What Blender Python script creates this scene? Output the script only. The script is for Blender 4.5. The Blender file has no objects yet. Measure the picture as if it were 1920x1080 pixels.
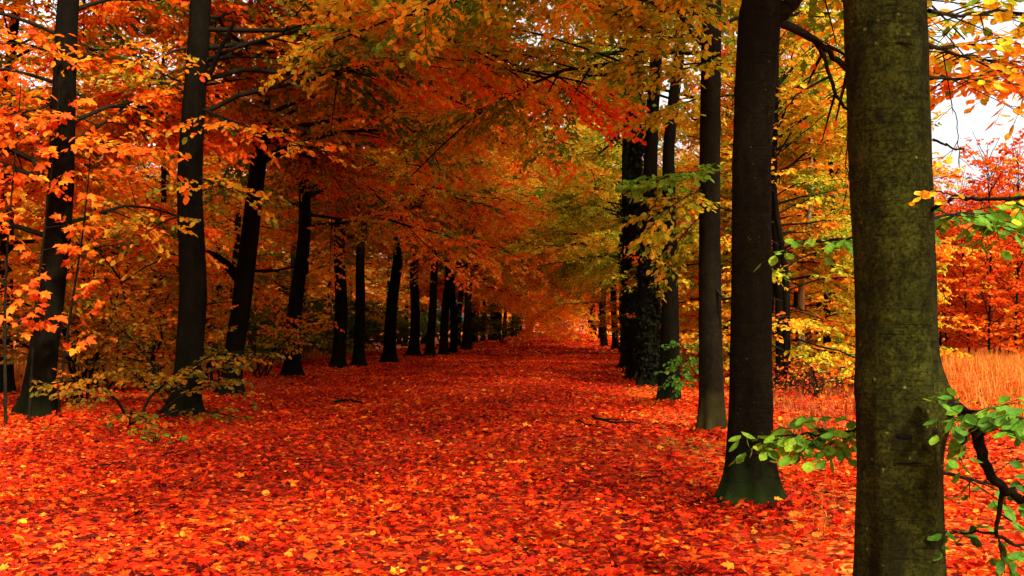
import bpy, math
import numpy as np
from mathutils import Matrix, Vector, Euler

# ------------------------------------------------------------------ camera, world, sun, exposure
scene = bpy.context.scene
COL = scene.collection
FPX = 2060.0
CAM = np.array([0.0, 0.0, 1.6])
cam_data = bpy.data.cameras.new('camera')
cam_data.sensor_width = 36.0
cam_data.lens = 36.0 * FPX / 1920.0
cam_data.clip_start = 0.05
cam_data.clip_end = 3000.0
cam = bpy.data.objects.new('camera', cam_data)
COL.objects.link(cam)
cam.location = CAM
cam.rotation_euler = (math.radians(90 + 1.95), 0, math.radians(3.47))
scene.camera = cam
CAMROT = np.array(cam.rotation_euler.to_matrix())

SUN_EL, SUN_AZ = math.radians(46), math.radians(150)      # azimuth clockwise from the avenue's axis (+Y)
world = bpy.data.worlds.new('World')
scene.world = world
world.use_nodes = True
wn, wl = world.node_tree.nodes, world.node_tree.links
wn.clear()
sky = wn.new('ShaderNodeTexSky')
sky.sky_type = 'NISHITA'
sky.sun_disc = False
sky.sun_elevation = SUN_EL
sky.sun_rotation = SUN_AZ
sky.dust_density = 5.0
sky.air_density = 1.2
hs = wn.new('ShaderNodeHueSaturation')
hs.inputs['Saturation'].default_value = 0.12
bg = wn.new('ShaderNodeBackground')
bg.inputs['Strength'].default_value = 0.115
wo = wn.new('ShaderNodeOutputWorld')
wl.new(sky.outputs[0], hs.inputs['Color'])
wl.new(hs.outputs[0], bg.inputs['Color'])
wl.new(bg.outputs[0], wo.inputs['Surface'])

sun_data = bpy.data.lights.new('sun', 'SUN')
sun_data.energy = 3.5
sun_data.angle = math.radians(8)
sun_data.color = (1.0, 0.93, 0.8)
sun = bpy.data.objects.new('sun', sun_data)
COL.objects.link(sun)
to_sun = Vector((math.sin(SUN_AZ) * math.cos(SUN_EL), math.cos(SUN_AZ) * math.cos(SUN_EL), math.sin(SUN_EL)))
sun.rotation_euler = to_sun.to_track_quat('Z', 'Y').to_euler()
sun.location = (10, -20, 30)

vs = scene.view_settings
scene.display_settings.display_device = 'sRGB'
vs.view_transform = 'Standard'
vs.look = 'None'
vs.exposure = 1.62
vs.gamma = 1.0
vs.use_curve_mapping = False
cy = scene.cycles
cy.max_bounces = 5
cy.diffuse_bounces = 3
cy.glossy_bounces = 2
cy.transmission_bounces = 3
cy.transparent_max_bounces = 4
cy.caustics_reflective = False
cy.caustics_refractive = False
cy.use_adaptive_sampling = True
cy.adaptive_threshold = 0.04
cy.use_denoising = True

# ------------------------------------------------------------------ helpers
def nrm(a):
    return a / np.maximum(np.linalg.norm(a, axis=-1, keepdims=True), 1e-9)

def at(px, py, d):
    """world point seen at a photo pixel, at depth y = d"""
    v = CAMROT @ np.array([(px - 960) / FPX, (540 - py) / FPX, -1.0])
    return CAM + v * (d / v[1])

def on_ground(px, py):
    v = CAMROT @ np.array([(px - 960) / FPX, (540 - py) / FPX, -1.0])
    k = -CAM[2] / v[2]
    p = CAM + v * k
    p[2] = height(p[0], p[1])
    return p

def sstep(a, b, x):
    t = np.clip((x - a) / (b - a), 0, 1)
    return t * t * (3 - 2 * t)

def height(x, y):
    x = np.asarray(x, float); y = np.asarray(y, float)
    h = 0.035 * np.sin(0.55 * x + 0.21 * y) * np.sin(0.31 * y - 0.4 * x + 1.0) + 0.02 * np.sin(1.3 * x + 0.9 * y)
    h = h + 0.10 * sstep(-7.6, -9.5, x) + 0.12 * np.sin(0.4 * x + 0.3 * y) * sstep(-10, -16, x)
    h = h + 0.05 * sstep(1.2, 2.6, x) + 0.12 * np.sin(0.25 * x - 0.2 * y) * sstep(4, 10, x)
    return h

def mesh_from(name, chunks, mats, smooth_mats=()):
    """chunks: (V, F, material index, colour or None); one mesh"""
    me = bpy.data.meshes.new(name)
    nv = sum(len(c[0]) for c in chunks)
    V = np.concatenate([c[0] for c in chunks]).astype(np.float32)
    loops, starts, totals, mi, off, lo = [], [], [], [], 0, 0
    for c in chunks:
        F = c[1]
        k = F.shape[1]
        loops.append((F + off).ravel())
        starts.append(lo + np.arange(len(F)) * k)
        totals.append(np.full(len(F), k))
        mi.append(np.full(len(F), c[2]))
        off += len(c[0]); lo += F.size
    loops = np.concatenate(loops).astype(np.int32)
    starts = np.concatenate(starts).astype(np.int32)
    totals = np.concatenate(totals).astype(np.int32)
    mi = np.concatenate(mi).astype(np.int32)
    me.vertices.add(nv); me.vertices.foreach_set('co', V.ravel())
    me.loops.add(len(loops)); me.loops.foreach_set('vertex_index', loops)
    me.polygons.add(len(starts))
    me.polygons.foreach_set('loop_start', starts)
    me.polygons.foreach_set('loop_total', totals)
    me.polygons.foreach_set('material_index', mi)
    me.polygons.foreach_set('use_smooth', np.isin(mi, list(smooth_mats)))
    if any(c[3] is not None for c in chunks):
        C = np.ones((nv, 4), np.float32)
        o = 0
        for c in chunks:
            if c[3] is not None:
                C[o:o + len(c[0]), :3] = c[3]
            o += len(c[0])
        ca = me.color_attributes.new('col', 'FLOAT_COLOR', 'POINT')
        ca.data.foreach_set('color', C.ravel())
    for m in mats:
        me.materials.append(m)
    me.update()
    me.validate()
    return me

def obj(name, me, parent=None, **props):
    o = bpy.data.objects.new(name, me)
    COL.objects.link(o)
    if parent is not None:
        o.parent = parent
    for k, v in props.items():
        if v is not None:
            o[k] = v
    return o

def thing(name, loc, label, category, group=None, me=None):
    o = obj(name, me, None, label=label, category=category, group=group)
    o.location = loc
    return o

def tubes(P, R, S):
    """P (B,K,3) polylines, R (B,K) radii -> vertices, quads"""
    B, K, _ = P.shape
    T = np.empty_like(P)
    T[:, 1:-1] = P[:, 2:] - P[:, :-2]
    T[:, 0] = P[:, 1] - P[:, 0]
    T[:, -1] = P[:, -1] - P[:, -2]
    T = nrm(T)
    d = nrm(P[:, -1] - P[:, 0])
    ref = np.where(np.abs(d[:, 2:3]) > 0.8, np.array([[1.0, 0, 0]]), np.array([[0, 0, 1.0]]))[:, None, :]
    N = nrm(np.cross(T, np.broadcast_to(ref, T.shape)))
    Bn = np.cross(T, N)
    a = np.arange(S) * 2 * math.pi / S
    V = P[:, :, None, :] + R[:, :, None, None] * (N[:, :, None, :] * np.cos(a)[None, None, :, None] + Bn[:, :, None, :] * np.sin(a)[None, None, :, None])
    b, k, s = np.meshgrid(np.arange(B), np.arange(K - 1), np.arange(S), indexing='ij')
    i0 = (b * K + k) * S
    s1 = (s + 1) % S
    F = np.stack([i0 + s, i0 + s1, i0 + S + s1, i0 + S + s], -1).reshape(-1, 4)
    return V.reshape(-1, 3), F

# leaf outlines: x along the midrib 0..1, y across, z curl; fan of triangles
def fan(outline, centre, zc=0.0, curl=0.0):
    o = np.array(outline, float)
    V = np.zeros((len(o) + 1, 3))
    V[0, :2] = centre
    V[1:, :2] = o
    r = np.abs(V[:, 1])
    V[:, 2] = 0.35 * r * (1 if curl >= 0 else -1) * abs(curl) + curl * (V[:, 0] - 0.5) ** 2
    V[0, 2] += zc
    n = len(o)
    F = np.array([[0, 1 + i, 1 + (i + 1) % n] for i in range(n)])
    return V, F
LEAF_FAR = (np.array([[0, 0, 0], [0.5, -0.37, 0.09], [1, 0, -0.05], [0.5, 0.37, 0.09]], float), np.array([[0, 1, 2], [0, 2, 3]]))
LEAF_BEECH = (np.array([[0, 0, 0], [0.28, -0.29, 0.08], [0.72, -0.28, 0.06], [1, 0, -0.06], [0.72, 0.28, 0.06], [0.28, 0.29, 0.08]], float), np.array([[0, 1, 2, 3], [0, 3, 4, 5]]))
LEAF_OVAL = fan([(0, 0), (0.22, -0.23), (0.5, -0.32), (0.8, -0.2), (1.0, 0), (0.8, 0.2), (0.5, 0.32), (0.22, 0.23)], (0.45, 0), -0.05, 0.25)
def maple(curl):
    right = [(0.0, 0.0), (0.02, 0.36), (0.22, 0.26), (0.50, 0.52), (0.50, 0.22), (0.72, 0.20), (1.0, 0.0)]
    left = [(x, -y) for x, y in right[-2:0:-1]]
    return fan(right + left, (0.34, 0), -0.06, curl)
MAPLE_UP, MAPLE_DOWN = maple(0.45), maple(-0.4)
def oak(curl):
    right = [(0, 0), (0.25, 0.26), (0.36, 0.13), (0.54, 0.33), (0.64, 0.15), (0.80, 0.22), (1, 0)]
    left = [(x, -y) for x, y in right[-2:0:-1]]
    return fan(right + left, (0.5, 0), 0.04, curl)
OAK_UP, OAK_DOWN = oak(0.4), oak(-0.4)

def leaves(tpl, pos, dirx, up, size, color):
    """a chunk of N leaves; up is orthogonalised to dirx"""
    TV, TF = tpl
    x = nrm(dirx)
    y = nrm(np.cross(up, x))
    z = np.cross(x, y)
    s = size[:, None, None]
    V = pos[:, None] + s * (TV[None, :, 0:1] * x[:, None] + TV[None, :, 1:2] * y[:, None] + TV[None, :, 2:3] * z[:, None])
    n = len(TV)
    F = TF[None] + (np.arange(len(pos)) * n)[:, None, None]
    C = np.repeat(color, n, axis=0)
    return V.reshape(-1, 3), F.reshape(-1, TF.shape[1]), C

def ramp(stops, v):
    s = np.array(stops)
    x = np.linspace(0, 1, len(s))
    v = np.clip(v, 0, 1)
    return np.stack([np.interp(v, x, s[:, i]) for i in range(3)], -1)

# leaf colours (linear albedo), green to red
PAL_LEFT = [(0.09, 0.12, 0.008), (0.28, 0.23, 0.010), (0.60, 0.30, 0.012), (0.86, 0.25, 0.008), (0.88, 0.14, 0.005), (0.84, 0.07, 0.004)]
PAL_RIGHT = [(0.13, 0.20, 0.010), (0.46, 0.42, 0.014), (0.70, 0.42, 0.015), (0.80, 0.30, 0.010), (0.78, 0.17, 0.006), (0.72, 0.09, 0.004)]
PAL_GREEN = [(0.022, 0.065, 0.006), (0.045, 0.13, 0.009), (0.085, 0.20, 0.010), (0.19, 0.28, 0.012)]
PAL_RED = [(0.70, 0.32, 0.01), (0.82, 0.17, 0.007), (0.82, 0.09, 0.005), (0.66, 0.035, 0.004), (0.44, 0.016, 0.004)]
PAL_LITTER = [(0.07, 0.006, 0.003), (0.26, 0.009, 0.002), (0.52, 0.013, 0.002), (0.72, 0.027, 0.002), (0.82, 0.058, 0.003), (0.84, 0.125, 0.005), (0.86, 0.29, 0.015)]
PAL_OLIVE = [(0.06, 0.07, 0.006), (0.15, 0.125, 0.008), (0.28, 0.16, 0.008), (0.46, 0.17, 0.006), (0.62, 0.13, 0.005)]
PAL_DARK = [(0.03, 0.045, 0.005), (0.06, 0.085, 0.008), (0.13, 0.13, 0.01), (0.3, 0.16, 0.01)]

# ------------------------------------------------------------------ materials
def new_mat(name):
    m = bpy.data.materials.new(name)
    m.use_nodes = True
    nt = m.node_tree
    nt.nodes.clear()
    out = nt.nodes.new('ShaderNodeOutputMaterial')
    return m, nt, out

def leaf_material(name, trans, hue=0.008, rough=0.6, spec=0.08):
    m, nt, out = new_mat(name)
    N, L = nt.nodes, nt.links
    a = N.new('ShaderNodeAttribute'); a.attribute_name = 'col'
    info = N.new('ShaderNodeObjectInfo')
    mr = N.new('ShaderNodeMapRange')
    mr.inputs['To Min'].default_value = 0.5
    mr.inputs['To Max'].default_value = 0.5 + hue
    h = N.new('ShaderNodeHueSaturation')
    tc = N.new('ShaderNodeNewGeometry')
    nz = N.new('ShaderNodeTexNoise'); nz.inputs['Scale'].default_value = 55.0; nz.inputs['Detail'].default_value = 1
    mv = N.new('ShaderNodeMapRange')
    mv.inputs['From Min'].default_value = 0.3; mv.inputs['From Max'].default_value = 0.7
    mv.inputs['To Min'].default_value = 0.7; mv.inputs['To Max'].default_value = 1.12
    p = N.new('ShaderNodeBsdfPrincipled')
    p.inputs['Roughness'].default_value = rough
    p.inputs['Specular IOR Level'].default_value = spec
    t = N.new('ShaderNodeBsdfTranslucent')
    mix = N.new('ShaderNodeMixShader'); mix.inputs[0].default_value = trans
    L.new(info.outputs['Random'], mr.inputs['Value'])
    L.new(mr.outputs[0], h.inputs['Hue'])
    L.new(tc.outputs['Position'], nz.inputs['Vector'])
    L.new(nz.outputs['Fac'], mv.inputs['Value'])
    L.new(mv.outputs[0], h.inputs['Value'])
    L.new(a.outputs['Color'], h.inputs['Color'])
    L.new(h.outputs[0], p.inputs['Base Color'])
    L.new(h.outputs[0], t.inputs['Color'])
    L.new(p.outputs[0], mix.inputs[1]); L.new(t.outputs[0], mix.inputs[2])
    L.new(mix.outputs[0], out.inputs['Surface'])
    return m

def bark_material(name, dark, light, moss, moss_h, speck=0.0, bump=0.5):
    m, nt, out = new_mat(name)
    N, L = nt.nodes, nt.links
    tc = N.new('ShaderNodeTexCoord')
    def noise(scale, sc, detail=5):
        mp = N.new('ShaderNodeMapping'); mp.inputs['Scale'].default_value = scale
        L.new(tc.outputs['Object'], mp.inputs['Vector'])
        n = N.new('ShaderNodeTexNoise'); n.inputs['Scale'].default_value = sc; n.inputs['Detail'].default_value = detail
        n.inputs['Roughness'].default_value = 0.65
        L.new(mp.outputs[0], n.inputs['Vector'])
        return n.outputs['Fac']
    def remap(v, a, b, c=0.0, d=1.0):
        r = N.new('ShaderNodeMapRange')
        r.inputs['From Min'].default_value = a; r.inputs['From Max'].default_value = b
        r.inputs['To Min'].default_value = c; r.inputs['To Max'].default_value = d
        L.new(v, r.inputs['Value']); return r.outputs[0]
    def mixc(f, a, b):
        x = N.new('ShaderNodeMix'); x.data_type = 'RGBA'
        L.new(f, x.inputs['Factor'])
        for sck, c in ((x.inputs['A'], a), (x.inputs['B'], b)):
            if isinstance(c, tuple): sck.default_value = (*c, 1)
            else: L.new(c, sck)
        return x.outputs['Result']
    def math_(op, a, b):
        x = N.new('ShaderNodeMath'); x.operation = op
        for i, c in enumerate((a, b)):
            if isinstance(c, (int, float)): x.inputs[i].default_value = c
            else: L.new(c, x.inputs[i])
        return x.outputs[0]
    streak = noise((7, 7, 0.5), 1.3, 6)
    blotch = noise((1, 1, 0.6), 4.0, 5)
    lines = noise((1.2, 1.2, 26), 2.2, 4)
    fine = noise((1, 1, 1), 60, 5)
    mott = noise((1, 1, 0.8), 17, 6)
    f = math_('ADD', math_('MULTIPLY', streak, 0.5), math_('MULTIPLY', blotch, 0.65))
    c = mixc(remap(f, 0.46, 0.68), dark, light)
    c = mixc(remap(mott, 0.50, 0.66, 0.0, 0.8), c, tuple(x * 0.45 for x in dark))
    c = mixc(remap(lines, 0.64, 0.74, 0.0, 0.5), c, tuple(x * 0.35 for x in dark))
    c = mixc(remap(fine, 0.38, 0.62, 0.0, 0.85), c, tuple(x * 0.5 for x in dark))
    if moss_h > 0:
        sep = N.new('ShaderNodeSeparateXYZ'); L.new(tc.outputs['Object'], sep.inputs[0])
        z = math_('ADD', sep.outputs['Z'], math_('MULTIPLY', math_('SUBTRACT', blotch, 0.5), moss_h * 2.6))
        c = mixc(remap(z, 0.0, moss_h, 0.9, 0.0), c, moss)
    if speck > 0:
        v = N.new('ShaderNodeTexVoronoi'); v.inputs['Scale'].default_value = 16.0
        L.new(tc.outputs['Object'], v.inputs['Vector'])
        s = math_('MULTIPLY', remap(v.outputs['Distance'], 0.05, 0.16, 1.0, 0.0), remap(noise((1, 1, 1), 5, 2), 0.52, 0.6))
        c = mixc(math_('MULTIPLY', s, speck), c, (0.09, 0.08, 0.02))
    p = N.new('ShaderNodeBsdfPrincipled')
    p.inputs['Roughness'].default_value = 0.95
    p.inputs['Specular IOR Level'].default_value = 0.03
    L.new(c, p.inputs['Base Color'])
    b = N.new('ShaderNodeBump'); b.inputs['Strength'].default_value = bump; b.inputs['Distance'].default_value = 0.02
    hgt = math_('ADD', math_('ADD', math_('MULTIPLY', streak, 0.5), math_('MULTIPLY', remap(lines, 0.55, 0.72), -0.35)), math_('MULTIPLY', fine, 0.5))
    L.new(hgt, b.inputs['Height'])
    L.new(b.outputs[0], p.inputs['Normal'])
    L.new(p.outputs[0], out.inputs['Surface'])
    return m

def ground_material(name, cols, scale):
    m, nt, out = new_mat(name)
    N, L = nt.nodes, nt.links
    tc = N.new('ShaderNodeTexCoord')
    v = N.new('ShaderNodeTexVoronoi'); v.inputs['Scale'].default_value = scale
    nb = N.new('ShaderNodeTexNoise'); nb.inputs['Scale'].default_value = 0.35; nb.inputs['Detail'].default_value = 5
    L.new(tc.outputs['Object'], v.inputs['Vector']); L.new(tc.outputs['Object'], nb.inputs['Vector'])
    sep = N.new('ShaderNodeSeparateColor'); L.new(v.outputs['Color'], sep.inputs[0])
    ad = N.new('ShaderNodeMath'); ad.operation = 'MULTIPLY_ADD'; ad.inputs[1].default_value = 0.75
    L.new(sep.outputs[0], ad.inputs[0])
    mb = N.new('ShaderNodeMath'); mb.operation = 'MULTIPLY'; mb.inputs[1].default_value = 0.3
    L.new(nb.outputs['Fac'], mb.inputs[0]); L.new(mb.outputs[0], ad.inputs[2])
    cr = N.new('ShaderNodeValToRGB')
    els = cr.color_ramp.elements
    while len(els) < len(cols): els.new(0.5)
    for i, c in enumerate(cols):
        els[i].position = i / (len(cols) - 1); els[i].color = (*c, 1)
    L.new(ad.outputs[0], cr.inputs[0])
    p = N.new('ShaderNodeBsdfPrincipled'); p.inputs['Roughness'].default_value = 0.8
    p.inputs['Specular IOR Level'].default_value = 0.05
    L.new(cr.outputs[0], p.inputs['Base Color'])
    b = N.new('ShaderNodeBump'); b.inputs['Strength'].default_value = 0.6; b.inputs['Distance'].default_value = 0.03
    L.new(v.outputs['Distance'], b.inputs['Height']); L.new(b.outputs[0], p.inputs['Normal'])
    L.new(p.outputs[0], out.inputs['Surface'])
    return m

M_LEAF = leaf_material('leaf', 0.55)
M_LEAF_NEAR = leaf_material('leaf_near', 0.35, 0.006)
M_LITTER = leaf_material('litter_leaf', 0.15, 0.0, 0.7, 0.04)
M_GRASS = leaf_material('dry_grass_blade', 0.3, 0.01, 0.6, 0.2)
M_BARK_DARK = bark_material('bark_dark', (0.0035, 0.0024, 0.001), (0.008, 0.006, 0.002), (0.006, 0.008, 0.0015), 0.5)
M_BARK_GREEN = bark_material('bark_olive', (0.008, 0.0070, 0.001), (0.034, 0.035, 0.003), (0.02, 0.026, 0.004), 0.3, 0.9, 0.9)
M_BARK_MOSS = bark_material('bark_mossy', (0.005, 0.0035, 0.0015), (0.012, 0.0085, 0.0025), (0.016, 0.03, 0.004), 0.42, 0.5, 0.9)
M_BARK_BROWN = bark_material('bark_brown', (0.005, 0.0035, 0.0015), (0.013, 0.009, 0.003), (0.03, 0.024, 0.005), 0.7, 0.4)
M_TWIG = bark_material('twig', (0.008, 0.006, 0.003), (0.022, 0.016, 0.007), (0, 0, 0), 0, 0, 0.2)
M_BIRCH = bark_material('bark_pale', (0.2, 0.15, 0.05), (0.5, 0.42, 0.18), (0.1, 0.1, 0.02), 0.4, 0, 0.3)
M_GROUND = ground_material('forest_floor', [(0.05, 0.012, 0.004), (0.22, 0.02, 0.004), (0.4, 0.05, 0.006), (0.5, 0.13, 0.01), (0.36, 0.2, 0.03)], 13.0)
M_PATH = ground_material('leaf_strewn_path', [(0.025, 0.003, 0.002), (0.10, 0.006, 0.002), (0.28, 0.014, 0.003), (0.45, 0.03, 0.004), (0.6, 0.09, 0.006)], 15.0)

# ------------------------------------------------------------------ setting: ground and path
def grid_mesh(name, xs, ys, mat, dz):
    X, Y = np.meshgrid(xs, ys)
    V = np.stack([X, Y, height(X, Y) + dz], -1).reshape(-1, 3)
    nx, ny = len(xs), len(ys)
    j, i = np.meshgrid(np.arange(ny - 1), np.arange(nx - 1), indexing='ij')
    a = (j * nx + i).ravel()
    F = np.stack([a, a + 1, a + nx + 1, a + nx], -1)
    return mesh_from(name, [(V, F, 0, None)], [mat], (0,))
def spaced(lo, hi, near_lo, near_hi, n_near, n_far):
    return np.unique(np.concatenate([lo + (near_lo - lo) * (1 - np.linspace(1, 0, n_far) ** 2), np.linspace(near_lo, near_hi, n_near),
                                     near_hi + (hi - near_hi) * np.linspace(0, 1, n_far) ** 2]))
xs = spaced(-500, 500, -20, 16, 70, 20)
ys = spaced(-60, 900, -4, 70, 110, 20)
ground = obj('ground', grid_mesh('ground', xs, ys, M_GROUND, 0.0), kind='structure')
path = obj('path', grid_mesh('path', np.linspace(-7.9, 1.15, 40), spaced(-30, 330, -4, 70, 160, 40), M_PATH, 0.012), kind='structure')

# ------------------------------------------------------------------ trees
def kids(rng, P, L, dens, t0, t1, ang, lf, droop, upj, K, plane=0.25):
    B, K0, _ = P.shape
    n = np.maximum(1, np.round(L * dens * (t1 - t0)).astype(int))
    idx = np.repeat(np.arange(B), n)
    j = np.arange(n.sum()) - np.repeat(np.cumsum(n) - n, n)
    t = t0 + (t1 - t0) * (j + rng.random(len(j))) / n[idx]
    f = t * (K0 - 1)
    i0 = np.clip(f.astype(int), 0, K0 - 2)
    w = (f - i0)[:, None]
    pos = P[idx, i0] * (1 - w) + P[idx, i0 + 1] * w
    tan = nrm(P[idx, i0 + 1] - P[idx, i0])
    side = np.where((j + idx) % 2 == 0, 1.0, -1.0)[:, None]
    up = np.array([0, 0, 1.0]) + plane * rng.standard_normal((len(j), 3))
    bn = nrm(np.cross(tan, up))
    a = (ang + rng.standard_normal(len(j)) * 0.18)[:, None]
    d = np.cos(a) * tan + side * np.sin(a) * bn
    d[:, 2] += upj * rng.standard_normal(len(j))
    d = nrm(d)
    l = lf(t, L[idx]) * rng.uniform(0.75, 1.25, len(j))
    s = np.linspace(0, 1, K)
    Q = pos[:, None] + d[:, None] * (l[:, None] * s)[..., None]
    Q[:, :, 2] -= droop * l[:, None] * s ** 2
    return Q, l, idx, t

def foliage(rng, P, L, leaf, tpl, pal, vbase, d_sec=2.6, d_twig=6.0, d_leaf=18.0, sec_len=0.42, vsp=0.22, twigs=True, droop=0.12, outer=0.35, flat=0.55, t0=0.18):
    """twigs and leaves on limbs P (B,K,3) -> chunks (twig mat 0, leaf mat 1)"""
    S, sl, si, st = kids(rng, P, L, d_sec, t0, 1.0, 0.85, lambda t, l: np.maximum(0.45, l * sec_len * (1.05 - 0.75 * t)), droop, 0.16, 5)
    # the limb's own end carries leaves as well
    W, wl_, wi, wt = kids(rng, S, sl, d_twig, 0.12, 1.0, 0.8, lambda t, l: np.clip(l * 0.42 * (1.1 - 0.6 * t), 0.16, 0.65), 0.15, 0.14, 3)
    vsec = vbase + vsp * rng.standard_normal(len(S)) + outer * (st - 0.55)
    A, al, ai, at_ = kids(rng, W, wl_, d_leaf, 0.1, 1.05, 0.75, lambda t, l: leaf + 0 * t, 0.0, 0.3, 2)
    Bq, bl, bi, bt = kids(rng, S, sl, d_leaf * 0.5, 0.25, 1.05, 0.75, lambda t, l: leaf + 0 * t, 0.0, 0.3, 2)
    pos = np.concatenate([A[:, 0], Bq[:, 0]]); dr = np.concatenate([A[:, 1] - A[:, 0], Bq[:, 1] - Bq[:, 0]])
    v = np.concatenate([vsec[wi][ai], vsec[bi]]) + 0.13 * rng.standard_normal(len(pos))
    dr = nrm(dr); dr[:, 2] -= 0.25
    up = np.array([0, 0, 1.0]) + flat * rng.standard_normal((len(pos), 3))
    size = leaf * rng.uniform(0.65, 1.25, len(pos))
    lv, lf_, lc = leaves(tpl, pos, dr, up, size, ramp(pal, v) * rng.uniform(0.8, 1.15, (len(pos), 1)))
    ch = [(lv, lf_, 1, lc)]
    if twigs:
        r = np.linspace(1, 0.25, 5)[None] * (0.004 + 0.006 * sl[:, None])
        ch.append((*tubes(S, r, 4), 0, None))
        r = np.linspace(1, 0.4, 2)[None] * np.full((len(W), 1), 0.0032)
        ch.append((*tubes(W[:, ::2], r, 3), 0, None))
    return ch

def make_limbs(rng, trunk_at, z, az, length, e0, droop, r0, K=9):
    s = np.linspace(0, 1, K)
    n = len(z)
    P = np.zeros((n, K, 3))
    P[:, 0] = trunk_at(z)
    for k in range(1, K):
        el = e0 - droop * s[k] ** 1.1 + 0.10 * rng.standard_normal(n)
        a = az + 0.22 * rng.standard_normal(n) * (0.5 + s[k])
        step = length / (K - 1)
        P[:, k] = P[:, k - 1] + step[:, None] * np.stack([np.cos(el) * np.cos(a), np.cos(el) * np.sin(a), np.sin(el)], -1)
    R = r0[:, None] * (1 - 0.85 * s[None]) + 0.006
    return P, R

def trunk_chunk(rng, zs, axis, radius, S, flare=0.55, lobes=6, rough=0.02, bumps=()):
    th = np.arange(S) * 2 * math.pi / S
    Z, T = np.meshgrid(zs, th, indexing='ij')
    r = np.broadcast_to(radius[:, None], Z.shape).copy()
    ph = rng.random(8) * 6.28
    r *= 1 + flare * np.exp(-np.maximum(Z, 0) / 0.22) * (1 + 0.6 * np.cos(lobes * T + ph[0]) + 0.4 * np.cos((lobes - 2) * T + ph[1]))
    r *= 1 + 0.10 * np.exp(-np.maximum(Z, 0) / 0.9) * np.cos(lobes * T + ph[0])
    r *= 1 + rough * (np.sin(2 * T + 1.1 * Z + ph[2]) + 0.7 * np.sin(3 * T - 2.3 * Z + ph[3]) + 0.5 * np.sin(5 * T + 3.1 * Z + ph[4]))
    r *= 1 + 0.35 * rough * (np.sin(9 * T + 7 * Z + ph[5]) + np.sin(13 * T - 11 * Z + ph[6]) + 0.8 * np.sin(4 * T + 17 * Z + ph[7]))
    knots = [(rng.uniform(0.6, 7), rng.uniform(-3.1, 0.2), 0.055 * radius[0] * rng.uniform(0.4, 1.4), rng.uniform(0.04, 0.12), rng.uniform(0.2, 0.5)) for _ in range(9)]
    for (bz, bt, amp, sz, sth) in list(bumps) + knots:
        dt = (T - bt + math.pi) % (2 * math.pi) - math.pi
        r += amp * np.exp(-((Z - bz) / sz) ** 2 - (dt / sth) ** 2)
    V = np.stack([axis[:, 0][:, None] + r * np.cos(T), axis[:, 1][:, None] + r * np.sin(T), Z], -1)
    K = len(zs)
    k, s = np.meshgrid(np.arange(K - 1), np.arange(S), indexing='ij')
    s1 = (s + 1) % S
    F = np.stack([k * S + s, k * S + s1, (k + 1) * S + s1, (k + 1) * S + s], -1).reshape(-1, 4)
    return V.reshape(-1, 3), F

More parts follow.
